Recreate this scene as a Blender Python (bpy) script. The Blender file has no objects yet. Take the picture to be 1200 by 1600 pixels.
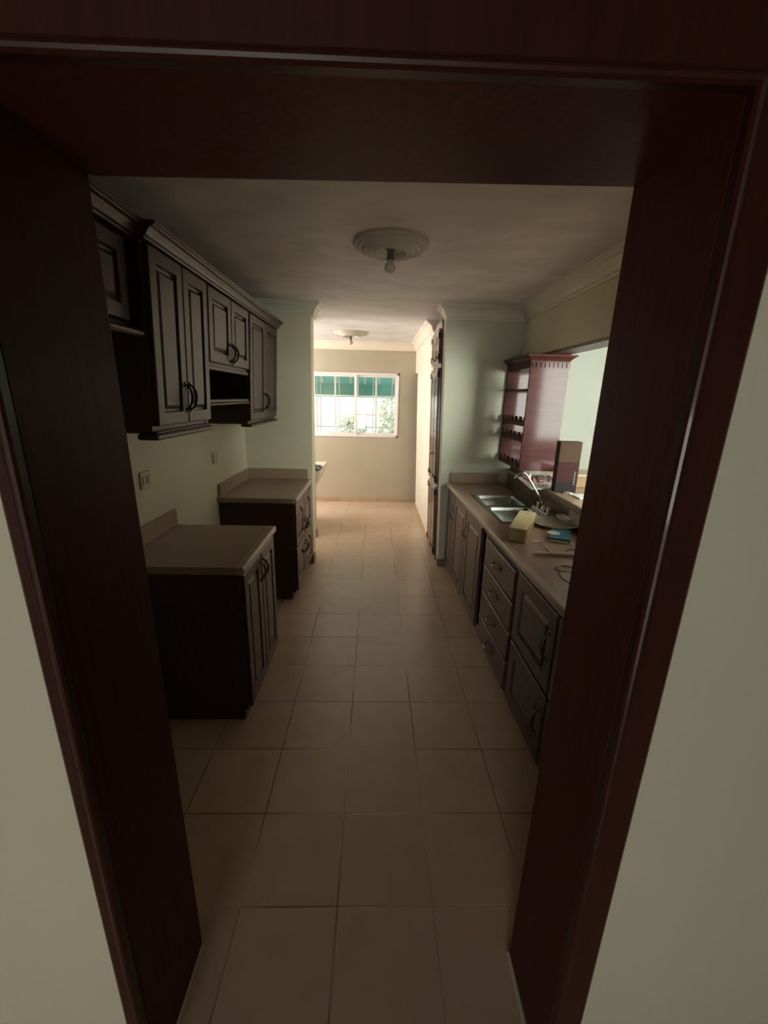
import bpy, bmesh, math, random
from mathutils import Vector, Matrix
random.seed(7)
SC = bpy.context.scene
COL = SC.collection
PI = math.pi

# ---------------------------------------------------------------- camera
cam_d = bpy.data.cameras.new('camera')
cam = bpy.data.objects.new('camera', cam_d); COL.objects.link(cam)
SC.camera = cam
FPX, YAW, PITCH, ROLL = 647.8, .0270, .2710, -.0240
cam_d.sensor_fit = 'VERTICAL'; cam_d.sensor_height = 36; cam_d.lens = FPX/1600*36
cam_d.clip_start = .02
cy, sy, cp, sp, cr, sr = math.cos(YAW), math.sin(YAW), math.cos(PITCH), math.sin(PITCH), math.cos(ROLL), math.sin(ROLL)
fw = Vector((sy*cp, cy*cp, -sp)); rt = Vector((cy, -sy, 0)); dn = fw.cross(rt)
r2 = cr*rt + sr*dn; d2 = -sr*rt + cr*dn
m = Matrix((r2, -d2, -fw)).transposed().to_4x4()
m.translation = (0, 0, 1.689)
cam.matrix_world = m

# ---------------------------------------------------------------- exposure, sky
SC.view_settings.view_transform = 'Standard'
SC.view_settings.look = 'None'
SC.view_settings.gamma = 1
SC.view_settings.use_curve_mapping = False
SC.view_settings.exposure = 0.0
SC.cycles.max_bounces = 10
SC.cycles.diffuse_bounces = 7
SC.cycles.glossy_bounces = 5
SC.cycles.transparent_max_bounces = 12
SC.cycles.sample_clamp_indirect = 6
SC.cycles.caustics_reflective = False
SC.cycles.caustics_refractive = False

SKY = 8.0
w = bpy.data.worlds.new('overcast sky'); SC.world = w; w.use_nodes = True
nt = w.node_tree; nt.nodes.clear()
wo = nt.nodes.new('ShaderNodeOutputWorld'); bg = nt.nodes.new('ShaderNodeBackground')
tc = nt.nodes.new('ShaderNodeTexCoord'); sx = nt.nodes.new('ShaderNodeSeparateXYZ')
mr = nt.nodes.new('ShaderNodeMapRange'); mr.inputs['From Min'].default_value = -.2; mr.inputs['From Max'].default_value = .8
mx = nt.nodes.new('ShaderNodeMix'); mx.data_type = 'RGBA'
mx.inputs['A'].default_value = (1.0, .95, .90, 1); mx.inputs['B'].default_value = (.92, 1.0, .86, 1)   # garden side is greener
nt.links.new(tc.outputs['Generated'], sx.inputs[0]); nt.links.new(sx.outputs['X'], mr.inputs['Value'])
nt.links.new(mr.outputs[0], mx.inputs['Factor']); nt.links.new(mx.outputs['Result'], bg.inputs['Color'])
bg.inputs['Strength'].default_value = SKY
nt.links.new(bg.outputs[0], wo.inputs[0])

def portal(name, loc, rot, sx_, sy_, power=None, color=(1, 1, 1)):
    l = bpy.data.lights.new(name, 'AREA'); l.shape = 'RECTANGLE'; l.size = sx_; l.size_y = sy_
    if power is None: l.cycles.is_portal = True
    else: l.energy = power; l.color = color
    o = bpy.data.objects.new(name, l); COL.objects.link(o); o.location = loc; o.rotation_euler = rot
    return o
# daylight through the real window openings (area lights shine along their local -Z)
portal('daylight_portal_far', (-.3, 6.80, 1.55), (-PI/2, 0, 0), 1.3, .95)
portal('daylight_utility', (-2.56, 5.6, 1.73), (0, -PI/2, 0), 1.3, 1.55, 62, (1, .91, .87))
portal('daylight_dining', (3.1, .68, 1.68), (PI/2, 0, 0), 1.55, 1.05, 190, (.95, 1, .90))
portal('daylight_hall', (-1.1, -3.97, 1.0), (PI/2, 0, 0), 1.35, 1.2, 26, (1, .97, .86))

# ---------------------------------------------------------------- materials
def mat(name, col, rough=.6, metal=0, spec=.5, coat=0, coat_rough=.1):
    M = bpy.data.materials.new(name); M.use_nodes = True
    b = M.node_tree.nodes['Principled BSDF']
    b.inputs['Base Color'].default_value = (*col, 1); b.inputs['Roughness'].default_value = rough
    b.inputs['Metallic'].default_value = metal; b.inputs['Specular IOR Level'].default_value = spec
    b.inputs['Coat Weight'].default_value = coat; b.inputs['Coat Roughness'].default_value = coat_rough
    return M
def N(M, t, **kw):
    n = M.node_tree.nodes.new(t)
    for k, v in kw.items():
        if k in n.inputs: n.inputs[k].default_value = v
        else: setattr(n, k, v)
    return n
def L(M, a, b): M.node_tree.links.new(a, b)
def ramp(M, stops):
    n = N(M, 'ShaderNodeValToRGB'); e = n.color_ramp.elements
    while len(e) < len(stops): e.new(.5)
    for x, (p, c) in zip(e, stops): x.position = p; x.color = (*c, 1)
    return n
def noisy(name, c1, c2, scale=8, stretch=(1, 1, 1), rough=.6, bump=0, bscale=60, detail=5, lo=.35, hi=.65, **kw):
    M = mat(name, c1, rough, **kw); b = M.node_tree.nodes['Principled BSDF']
    t = N(M, 'ShaderNodeTexCoord'); mp = N(M, 'ShaderNodeMapping'); mp.inputs['Scale'].default_value = stretch
    L(M, t.outputs['Object'], mp.inputs[0])
    n = N(M, 'ShaderNodeTexNoise', Scale=scale, Detail=detail); L(M, mp.outputs[0], n.inputs['Vector'])
    r = ramp(M, [(lo, c1), (hi, c2)]); L(M, n.outputs['Fac'], r.inputs[0]); L(M, r.outputs[0], b.inputs['Base Color'])
    if bump:
        n2 = N(M, 'ShaderNodeTexNoise', Scale=bscale, Detail=4); L(M, mp.outputs[0], n2.inputs['Vector'])
        bp = N(M, 'ShaderNodeBump', Strength=bump, Distance=.01); L(M, n2.outputs['Fac'], bp.inputs['Height']); L(M, bp.outputs[0], b.inputs['Normal'])
    return M
M_cab = noisy('dark stained cabinet wood', (.030, .011, .008), (.060, .024, .018), 14, (9, 9, .6), rough=.42, bump=.08, bscale=30, coat=.25, coat_rough=.3)
M_cab_in = noisy('dark cabinet interior wood', (.030, .014, .010), (.045, .020, .015), 10, (6, 6, .6), rough=.5)
M_frame = noisy('varnished mahogany door frame', (.060, .0145, .0105), (.080, .020, .0145), 9, (10, 10, .5), rough=.5, bump=.012, bscale=14, spec=.12, coat=.03, coat_rough=.08)
M_casing = noisy('varnished mahogany casing', (.034, .0085, .0058), (.048, .012, .0085), 9, (10, 10, .5), rough=.4, bump=.012, bscale=14, spec=.3, coat=.22, coat_rough=.08)
M_hutch = noisy('glossy mahogany shelf wood', (.045, .010, .009), (.070, .019, .017), 7, (.8, .8, 14), rough=.55, bump=.03, bscale=20, spec=.12, coat=.22, coat_rough=.10)
M_pantry = noisy('varnished pantry wood', (.075, .026, .020), (.12, .045, .034), 12, (9, 9, .6), rough=.25, coat=.8, coat_rough=.12)
M_wall = noisy('cream wall paint', (.60, .55, .41), (.66, .61, .455), 2.2, rough=.5, bump=.10, bscale=35, lo=.3, hi=.7)
M_wallend = noisy('cream wall paint, greenish', (.44, .445, .345), (.49, .495, .38), 2.2, rough=.42, bump=.10, bscale=35, lo=.3, hi=.7)  # same cream paint; green daylight from the dining side is put into the colour
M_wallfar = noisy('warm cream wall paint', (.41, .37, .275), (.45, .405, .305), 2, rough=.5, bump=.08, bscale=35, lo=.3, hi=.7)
M_walldin = noisy('pale green dining wall paint', (.37, .40, .365), (.39, .42, .385), 2, rough=.6)
M_wallhall = noisy('pale hall wall paint', (.61, .60, .46), (.68, .67, .52), 1.6, (1, 1, .6), rough=.42, bump=.10, bscale=28, lo=.3, hi=.7)
M_ceil = noisy('patched plaster ceiling', (.59, .555, .555), (.71, .675, .675), 3.2, (1, 1.5, 1), rough=.6, bump=.4, bscale=5, detail=7, lo=.34, hi=.62)
M_mold = noisy('painted plaster moulding', (.60, .58, .49), (.66, .64, .54), 5, rough=.45)
M_moldfar = mat('pale cream moulding paint', (.74, .68, .56), .5)
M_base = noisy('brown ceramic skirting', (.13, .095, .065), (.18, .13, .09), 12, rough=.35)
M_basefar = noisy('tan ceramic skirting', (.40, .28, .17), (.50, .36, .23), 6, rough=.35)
M_lam = noisy('taupe speckled laminate', (.28, .20, .14), (.35, .25, .18), 260, rough=.30, detail=2, spec=.5)
M_lamedge = mat('laminate edge strip', (.42, .34, .27), .3)
M_steel = mat('brushed stainless steel', (.36, .38, .38), .34, 1)
M_chrome = mat('chrome', (.75, .73, .70), .12, 1)
M_pull = mat('dark bronze pull', (.05, .042, .038), .28, .8)
M_pull2 = mat('antique metal pull', (.22, .19, .17), .25, .9)
M_hinge = mat('black iron hinge', (.012, .010, .010), .5, .5)
M_plaster = noisy('medallion plaster', (.52, .49, .42), (.60, .57, .49), 9, rough=.6)
M_socket = mat('grey lamp holder', (.10, .12, .11), .5)
M_glassbulb = mat('frosted bulb glass', (.52, .48, .38), .15, 0, .6, .3)
M_plate = mat('cream plastic plate', (.52, .49, .36), .4)
M_alu = mat('white aluminium', (.80, .76, .74), .4, .1)
M_awn = noisy('teal awning canvas', (.12, .33, .32), (.18, .42, .40), 3, rough=.8)
M_awnw = mat('white awning stripe', (.45, .5, .5), .8)
M_grille = mat('white painted grille', (.72, .68, .68), .5)
M_out = noisy('pale exterior wall', (.36, .37, .37), (.46, .46, .46), 2, rough=.9)
M_leaf = noisy('garden foliage', (.32, .36, .27), (.42, .43, .37), 7, rough=.9)
M_halldark = noisy('dark unseen hall lining to cut bounce', (.07, .05, .035), (.11, .08, .055), 6, rough=.6)  # made-up dark finish for unseen hall surfaces, cuts bounce light at the doorway
M_greenbounce = noisy('green bounce ground', (.16, .26, .08), (.24, .36, .12), 9, rough=.9)  # green chosen to tint light bounced off the unseen ground
M_card = noisy('brown cardboard', (.055, .034, .022), (.07, .042, .028), 8, rough=.8, spec=.15)
M_cardred = mat('dark red printed band', (.038, .008, .008), .6, 0, .15)
M_carddk = mat('black printed band', (.012, .009, .010), .6, 0, .15)
M_blue2 = mat('slate blue print', (.06, .07, .10), .6)
M_tan = noisy('tan cardboard', (.20, .135, .065), (.25, .17, .09), 5, rough=.8)
M_boxtop = noisy('cream carton lid', (.52, .45, .25), (.58, .50, .30), 9, rough=.6)
M_boxside = noisy('kraft carton side', (.26, .17, .075), (.31, .21, .10), 9, rough=.7)
M_blue = noisy('blue printed carton', (.015, .13, .22), (.03, .19, .29), 30, rough=.5)
M_white = mat('white plastic', (.82, .82, .80), .35)
M_pale = mat('pale translucent plastic', (.66, .60, .50), .35)
M_ceram = mat('pale ceramic dish', (.40, .38, .31), .2, 0, .5, .5)
M_red = mat('red sign ink', (.26, .006, .010), .5)
M_signw = mat('white sign board', (.56, .56, .55), .5, 0, .3)
M_wire = mat('dark green wire', (.03, .035, .02), .4)
M_tile = noisy('brown splash tile', (.16, .12, .09), (.22, .165, .125), 14, rough=.25)
M_conc = noisy('off white laundry basin', (.62, .52, .40), (.70, .60, .48), 6, rough=.5)
M_cloth = noisy('dark patterned cloth', (.02, .03, .03), (.30, .36, .34), 45, rough=.8, lo=.5, hi=.62)

# glass: thin pane
M_glass = bpy.data.materials.new('window glass'); M_glass.use_nodes = True
g = M_glass.node_tree; g.nodes.clear()
go = g.nodes.new('ShaderNodeOutputMaterial'); gm = g.nodes.new('ShaderNodeMixShader'); gt = g.nodes.new('ShaderNodeBsdfTransparent'); gg = g.nodes.new('ShaderNodeBsdfGlossy')
gt.inputs[0].default_value = (.93, .97, .95, 1); gg.inputs['Roughness'].default_value = .03; gm.inputs[0].default_value = .06
g.links.new(gt.outputs[0], gm.inputs[1]); g.links.new(gg.outputs[0], gm.inputs[2]); g.links.new(gm.outputs[0], go.inputs[0])

# floor tiles: 0.33 m ceramic, joints at X = -0.10 + k*.33, Y = 4.311 - k*.33
TS = .33
def floor_material():
    M = mat('beige ceramic floor tile', (.4, .3, .2), .32, 0, .8); b = M.node_tree.nodes['Principled BSDF']
    t = N(M, 'ShaderNodeTexCoord'); s = N(M, 'ShaderNodeSeparateXYZ'); L(M, t.outputs['Object'], s.inputs[0])
    def ma(op, a, bb=None, c=None):
        n = N(M, 'ShaderNodeMath', operation=op)
        for i, v in enumerate((a, bb, c)):
            if v is None: continue
            if isinstance(v, (int, float)): n.inputs[i].default_value = v
            else: L(M, v, n.inputs[i])
        return n.outputs[0]
    u = ma('DIVIDE', ma('ADD', s.outputs['X'], .1003+33), TS); v = ma('DIVIDE', ma('ADD', s.outputs['Y'], 33-4.311), TS)
    def edge(q):
        f = ma('FRACT', q); return ma('MINIMUM', f, ma('SUBTRACT', 1, f))
    e = ma('MINIMUM', edge(u), edge(v))
    grout = N(M, 'ShaderNodeMapRange'); grout.inputs['From Min'].default_value = .006; grout.inputs['From Max'].default_value = .013
    L(M, e, grout.inputs['Value'])
    cmb = N(M, 'ShaderNodeCombineXYZ'); L(M, ma('FLOOR', u), cmb.inputs[0]); L(M, ma('FLOOR', v), cmb.inputs[1])
    wn = N(M, 'ShaderNodeTexWhiteNoise'); L(M, cmb.outputs[0], wn.inputs['Vector'])
    n = N(M, 'ShaderNodeTexNoise', Scale=9.0, Detail=6.0); L(M, t.outputs['Object'], n.inputs['Vector'])
    fac = ma('ADD', ma('MULTIPLY', n.outputs['Fac'], .75), ma('MULTIPLY', wn.outputs['Value'], .30))
    r = ramp(M, [(.25, (.46, .335, .235)), (.8, (.58, .45, .33))]); L(M, fac, r.inputs[0])
    # grout: darker joints with some worn light stretches
    n3 = N(M, 'ShaderNodeTexNoise', Scale=1.1, Detail=2.0); L(M, t.outputs['Object'], n3.inputs['Vector'])
    gr = ramp(M, [(.44, (.20, .13, .085)), (.56, (.56, .45, .33))]); L(M, n3.outputs['Fac'], gr.inputs[0])
    mx = N(M, 'ShaderNodeMix', data_type='RGBA'); L(M, grout.outputs[0], mx.inputs['Factor']); L(M, gr.outputs[0], mx.inputs['A']); L(M, r.outputs[0], mx.inputs['B'])
    L(M, mx.outputs['Result'], b.inputs['Base Color'])
    h = ma('ADD', grout.outputs[0], ma('MULTIPLY', wn.outputs['Value'], .25))
    bp = N(M, 'ShaderNodeBump', Strength=.35, Distance=.003); L(M, h, bp.inputs['Height']); L(M, bp.outputs[0], b.inputs['Normal'])
    rr = N(M, 'ShaderNodeMapRange'); rr.inputs['To Min'].default_value = .295; rr.inputs['To Max'].default_value = .305
    L(M, wn.outputs['Value'], rr.inputs['Value']); L(M, rr.outputs[0], b.inputs['Roughness'])
    return M
M_floor = floor_material()

# ---------------------------------------------------------------- mesh builder
class MB:
    def __init__(s, f=None): s.v = []; s.f = []; s.mi = []; s.fn = f; s.cur = 0
    def pt(s, p):
        if s.fn: p = s.fn(*p)
        s.v.append(tuple(p)); return len(s.v)-1
    def face(s, ids): s.f.append(tuple(ids)); s.mi.append(s.cur)
    def box(s, x0, x1, y0, y1, z0, z1, c=0):
        if x0 > x1: x0, x1 = x1, x0
        if y0 > y1: y0, y1 = y1, y0
        if z0 > z1: z0, z1 = z1, z0
        if c <= 0:
            i = [s.pt((x, y, z)) for z in (z0, z1) for (x, y) in ((x0, y0), (x1, y0), (x1, y1), (x0, y1))]
            for q in ((0, 3, 2, 1), (4, 5, 6, 7), (0, 1, 5, 4), (1, 2, 6, 5), (2, 3, 7, 6), (3, 0, 4, 7)): s.face([i[k] for k in q])
            return s
        c = min(c, (x1-x0)/2.01, (y1-y0)/2.01, (z1-z0)/2.01)      # chamfered box
        def ring(z, ins, inz):
            a = ins
            pts = [(x0+c, y0+a), (x1-c, y0+a), (x1-a, y0+c), (x1-a, y1-c), (x1-c, y1-a), (x0+c, y1-a), (x0+a, y1-c), (x0+a, y0+c)] if a == 0 else \
                  [(x0+c, y0+c), (x1-c, y0+c), (x1-c, y0+c), (x1-c, y1-c), (x1-c, y1-c), (x0+c, y1-c), (x0+c, y1-c), (x0+c, y0+c)]
            return [s.pt((x, y, z)) for x, y in pts]
        a0 = ring(z0, 1, 0); a1 = ring(z0+c, 0, 0); a2 = ring(z1-c, 0, 0); a3 = ring(z1, 1, 0)
        s.face(a0[::-1])
        for A, B in ((a0, a1), (a1, a2), (a2, a3)):
            for k in range(8): s.face((A[k], A[(k+1) % 8], B[(k+1) % 8], B[k]))
        s.face(a3); return s
    def loops(s, rings, cap0=True, cap1=True, closed=True):
        R_ = [[s.pt(p) for p in r] for r in rings]; n = len(R_[0])
        for A, B in zip(R_, R_[1:]):
            for k in range(n if closed else n-1): s.face((A[k], A[(k+1) % n], B[(k+1) % n], B[k]))
        if cap0: s.face(R_[0][::-1])
        if cap1: s.face(R_[-1])
        return s
    def lathe(s, cx, cy, prof, n=32, cap=True):
        rings = [[(cx+r*math.cos(2*PI*k/n), cy+r*math.sin(2*PI*k/n), z) for k in range(n)] for r, z in prof]
        return s.loops(rings, cap, cap)
    def tube(s, pts, r, n=8):
        P = [Vector(p) for p in pts]; rings = []
        t0 = (P[1]-P[0]).normalized(); up = Vector((0, 0, 1)) if abs(t0.z) < .9 else Vector((1, 0, 0))
        a = t0.cross(up).normalized()
        for i, p in enumerate(P):
            t = ((P[min(i+1, len(P)-1)]-P[max(i-1, 0)])).normalized()
            a = (a - t*a.dot(t)).normalized(); b = t.cross(a)
            rr = r[i] if isinstance(r, (list, tuple)) else r
            rings.append([tuple(p+rr*(math.cos(2*PI*k/n)*a+math.sin(2*PI*k/n)*b)) for k in range(n)])
        return s.loops(rings)
    def sweep(s, prof, path, top, closed=False):
        """prof: (d, h) d = distance out to the LEFT of the path, h = height offset from top; path: 2D points, mitred"""
        P = [Vector(p) for p in path]; n = len(P); rings = []
        for i in range(n):
            a = (P[i]-P[i-1]).normalized() if i > 0 else None
            b = (P[i+1]-P[i]).normalized() if i < n-1 else None
            if a is None: a = b
            if b is None: b = a
            na = Vector((-a.y, a.x)); nb = Vector((-b.y, b.x)); m_ = (na+nb).normalized(); k = 1/max(.3, m_.dot(na))
            rings.append([(P[i].x+m_.x*d*k, P[i].y+m_.y*d*k, top+h) for d, h in prof])
        return s.loops(rings)
    def build(s, name, mats, parent=None, smooth=False, bevel=0):
        if not isinstance(mats, (list, tuple)): mats = [mats]
        off = parent_origin(parent)
        me = bpy.data.meshes.new(name)
        bm = bmesh.new()
        vs = [bm.verts.new((p[0]-off[0], p[1]-off[1], p[2]-off[2])) for p in s.v]
        for f, mi in zip(s.f, s.mi):
            ids = []
            for i in f:
                if not ids or ids[-1] != i: ids.append(i)
            try:
                q = bm.faces.new([vs[i] for i in ids]); q.material_index = mi
            except ValueError: pass
        bmesh.ops.remove_doubles(bm, verts=bm.verts, dist=1e-6)
        bmesh.ops.recalc_face_normals(bm, faces=bm.faces)
        bm.to_mesh(me); bm.free()
        for M in mats: me.materials.append(M)
        if smooth:
            for p in me.polygons: p.use_smooth = True
        o = bpy.data.objects.new(name, me); COL.objects.link(o)
        if parent: o.parent = parent
        if bevel:
            bv = o.modifiers.new('bevel', 'BEVEL'); bv.width = bevel; bv.segments = 2; bv.limit_method = 'ANGLE'
        if smooth == 'auto':
            es = o.modifiers.new('split', 'EDGE_SPLIT'); es.split_angle = math.radians(40)
        return o
def parent_origin(p):
    off = Vector((0, 0, 0))
    while p is not None: off += p.location; p = p.parent
    return off
def empty(name, loc): o = bpy.data.objects.new(name, None); COL.objects.link(o); o.location = loc; o.empty_display_size = .05; return o
def tag(o, label=None, cat=None, group=None, kind=None):
    if label: o['label'] = label
    if cat: o['category'] = cat
    if group: o['group'] = group
    if kind: o['kind'] = kind
    return o
def struct(name, mb, M, label=None, **kw):
    o = mb.build(name, M, None, **kw) if isinstance(mb, MB) else mb
    o['kind'] = 'structure'
    if label: o['label'] = label
    return o
def thing(name, loc, label, cat, group=None): return tag(empty(name, loc), label, cat, group)

# ---------------------------------------------------------------- the setting
CEIL = 2.48
XL, XR = -1.24, 1.335          # kitchen side walls
YE = 4.03                      # end walls either side of the passage
YF = 6.72                      # far wall
Y0, Y1 = .64, .88              # wall the doorway is cut in
DL, DR, DH = -.525, .463, 2.07
struct('floor', MB().box(-2.7, 4.3, .65, 7.0, -.05, 0).box(-2.7, 2.25, -4.1, .65, -.05, 0), M_floor, 'beige square ceramic tile floor')
struct('ceiling', MB().box(-2.7, 4.3, Y1-.2, 7.0, CEIL, CEIL+.08), M_ceil, 'patchy white plaster kitchen ceiling')
struct('ceiling_hall', MB().box(-2.7, 2.25, -4.1, Y1-.12, 2.62, 2.7), M_halldark)
lean = lambda x, y, z: (x + (.013*z if x < 0 else -.025*z), y, z)

# door wall: hall face and kitchen face
mb = MB(); mb.box(-2.7, DL-.02, Y0+.01, Y1-.01, 0, 2.62); mb.box(DR+.02, 2.3, Y0+.01, Y1-.01, 0, 2.62); mb.box(3.9, 4.3, Y0+.01, Y1-.01, 0, 2.62); mb.box(2.3, 3.9, Y0+.01, Y1-.01, 0, 1.13); mb.box(2.3, 3.9, Y0+.01, Y1-.01, 2.23, 2.62); mb.box(DL-.02, DR+.02, Y0+.01, Y1-.01, DH+.02, 2.62)
struct('wall_near', mb, M_wallhall, 'pale painted wall around the dark doorway')
mb = MB(); mb.box(-2.1, -2.0, -4, Y0+.01, 0, 2.62); struct('wall_hall_left', mb, M_halldark)
mb = MB(); mb.box(2.1, 2.2, -4, Y0+.01, 0, 2.62); struct('wall_hall_right', mb, M_halldark)
mb = MB(); mb.box(-2.1, -1.8, -4.1, -4, 0, 2.62); mb.box(-.4, 2.4, -4.1, -4, 0, 2.62); mb.box(-1.8, -.4, -4.1, -4, 0, .4); mb.box(-1.8, -.4, -4.1, -4, 1.6, 2.62)
struct('wall_hall_back', mb, M_halldark)

struct('wall_left', MB().box(XL-.12, XL, Y1-.01, YE+.19, 0, CEIL), M_wall, 'dim cream kitchen wall under the wall cabinets')
# end wall left: nose at the passage
mb = MB(lambda x, y, z: lean(x, y, z) if x > -1 else (x, y, z)); mb.box(XL, -.618, YE+.02, YE+.19, 0, CEIL)
struct('wall_end_left', mb, M_wall, 'cream end wall behind the rear left counter')
mb = MB(); mb.box(-2.6, -.70, 4.86, 4.94, 0, CEIL); mb.box(-2.7, -2.6, 4.2, 4.85, 0, CEIL); mb.box(-2.7, -2.6, 6.45, 7.0, 0, CEIL); mb.box(-2.7, -2.6, 4.85, 6.45, 0, 1.05); mb.box(-2.7, -2.6, 4.85, 6.45, 2.42, CEIL)
struct('wall_utility_left', mb, M_wallfar)
# end wall right + pilaster face into the passage
mb = MB(lambda x, y, z: lean(x, y, z) if x < 1 else (x, y, z)); mb.box(.684, 1.6, 4.01, 4.15, 0, CEIL)
struct('wall_end_right', mb, M_wallend, 'cream end wall beside the open shelf unit, green light in its colour')
# passage right wall behind and beyond pantry, with a doorway close to the far wall
mb = MB(lambda x, y, z: (x-.025*z, y, z))
mb.box(.82, .84, 4.15, 4.72, 0, CEIL+.01); struct('wall_passage_pantry', mb, M_moldfar)
mb = MB(lambda x, y, z: (x-.025*z, y, z))
mb.box(.672, .84, 4.72, 6.42, 0, CEIL+.01); mb.box(.672, .84, 6.42, YF, 2.045, CEIL+.01)
struct('wall_passage_right', mb, M_moldfar, 'bright white passage wall beyond the tall pantry cabinet')
# far wall with window opening
WX0, WX1, WZ0, WZ1 = -1.0, .375, 1.055, 2.045
mb = MB(); mb.box(-2.7, WX0, YF, YF+.14, 0, CEIL); mb.box(WX1, 1.7, YF, YF+.14, 0, CEIL); mb.box(WX0, WX1, YF, YF+.14, 0, WZ0); mb.box(WX0, WX1, YF, YF+.14, WZ1, CEIL)
struct('wall_far', mb, M_wallfar, 'warm cream wall around the bright window')
mb = MB(); mb.box(1.6, 1.7, 4.15, YF, 0, CEIL); struct('wall_side_room', mb, M_wallfar)
# right wall with serving opening over a bar
OPZ0, OPZ1, OPY0, OPY1 = 1.012, 2.055, 1.95, 4.011
mb = MB(); mb.box(XR, XR+.14, Y1-.01, 4.01, 0, OPZ0); mb.box(XR, XR+.14, Y1-.01, 4.01, OPZ1, CEIL)
mb.box(XR, XR+.14, Y1-.01, OPY0, OPZ0, OPZ1); mb.box(XR, XR+.14, OPY1, 4.01, OPZ0, OPZ1)  # near piece is out of view; opening cut short to block light on the jamb
struct('wall_right', mb, M_wall, 'cream wall above the serving opening')
# header lining of the serving opening (dark wood soffit)
struct('trim_1', MB().box(XR-.004, XR+.16, OPY0, OPY1, OPZ1-.022, OPZ1-.002), M_cab, 'dark wood lining under the opening header')
# dining room
mb = MB(); mb.box(1.6, 4.3, 5.5, 5.6, 0, CEIL); struct('wall_dining_far', mb, M_walldin, 'bright pale green dining room wall')
mb = MB(); mb.box(4.2, 4.3, .87, 5.6, 0, CEIL)
struct('wall_dining_right', mb, M_walldin)

# mouldings
crown = [(0, -.115), (.012, -.115), (.014, -.098), (.024, -.092), (.032, -.062), (.055, -.035), (.072, -.026), (.074, -.016), (.088, -.012), (.09, 0), (0, 0)]
def sheared(f, mb):
    mb.v = [f(*p) for p in mb.v]; return mb
mb = MB(); mb.sweep(crown, [(XR, .9), (XR, 4.01), (.640, 4.01), (.640, 4.15)], CEIL)
mb.v = [p for p in mb.v]
struct('trim_2', mb, M_mold, 'plaster crown moulding along the right wall and round the pilaster')
mb = MB(); mb.sweep(crown, [(-.578, YE+.19), (-.578, YE+.02), (XL, YE+.02)], CEIL)
struct('trim_3', mb, M_mold, 'plaster crown moulding on the left end wall')
mb = MB(); mb.sweep(crown, [(.615, 4.72), (.615, YF), (-2.6, YF)], CEIL)
struct('trim_4', mb, M_moldfar, 'white crown moulding round the far room')
base = [(0, 0), (.014, 0), (.014, -.07), (.010, -.078), (0, -.078)]
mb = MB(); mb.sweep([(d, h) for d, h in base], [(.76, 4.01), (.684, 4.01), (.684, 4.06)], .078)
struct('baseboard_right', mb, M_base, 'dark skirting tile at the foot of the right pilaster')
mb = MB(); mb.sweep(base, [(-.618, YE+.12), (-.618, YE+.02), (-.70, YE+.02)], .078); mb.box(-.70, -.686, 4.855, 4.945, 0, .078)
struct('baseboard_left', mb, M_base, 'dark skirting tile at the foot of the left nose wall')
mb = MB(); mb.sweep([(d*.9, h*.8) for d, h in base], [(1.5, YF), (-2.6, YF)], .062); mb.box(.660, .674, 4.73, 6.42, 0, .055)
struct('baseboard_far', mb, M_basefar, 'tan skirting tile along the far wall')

# ---------------------------------------------------------------- door frame
d1 = empty('door_1', (DL, Y0, 0)); tag(d1, 'glossy mahogany door frame in the foreground', None, None, 'structure')
JZ = .0
def djm(x, y, z): return (x+(-.0105+.0065*z if x > 0 else .006-.0078*z), y, z)
mb = MB(djm); mb.box(DL-.03, DL, Y0, Y1+.035, 0, DH+.03, .003); mb.build('jamb', M_frame, d1)
mb = MB(djm); mb.box(DR, DR+.03, Y0, Y1+.002, 0, DH+.03, .003); mb.build('jamb', M_frame, d1)
mb = MB(lambda x, y, z: (x*1.012, y+(.018-.034*x if y > .8 else 0), z)); mb.box(DL, DR, Y0, Y1, DH, DH+.03); mb.build('head_jamb', M_frame, d1)
# casing profile: (outward distance from the opening, height off the wall)
def cas_profile(wd): return [(0, 0), (0, .014), (.003, .019), (.007, .021), (.011, .019), (.013, .012), (.015, .015), (.018, .012), (.022, .010), (wd-.006, .010), (wd-.001, .007), (wd, 0)]
def casing(mirror, ax):
    mb = MB(djm)
    rings = []
    if ax == 'side':
        xj = DR if mirror else DL; sg = 1 if mirror else -1; cas = cas_profile(.078 if mirror else .044)
        k_ = .12/cas[-1][0]
        for z, ext in ((0, 0), (DH, 1)):
            rings.append([(xj+sg*d, Y0-h, z+(d*k_ if ext else 0)) for d, h in cas])
    else:
        for xj, sg in ((DL, -1), (DR, 1)):
            rings.append([(xj+sg*d*(.078 if sg > 0 else .044)/.12, Y0-h, DH+d) for d, h in cas_profile(.12)])
    mb.loops(rings); return mb
casing(False, 'side').build('casing', M_casing, d1); casing(True, 'side').build('casing', M_casing, d1); casing(False, 'head').build('head_casing', M_casing, d1)

# pale filler strips where the jambs meet the floor
struct('trim_6', MB().box(DR-.018, DR-.011, Y0, Y1, .0005, .012), M_mold, 'pale strip along the foot of the right jamb')
struct('trim_7', MB().box(DL+.0065, DL+.014, Y0, Y1+.03, .0005, .012), M_mold, 'pale strip along the foot of the left jamb')

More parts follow.
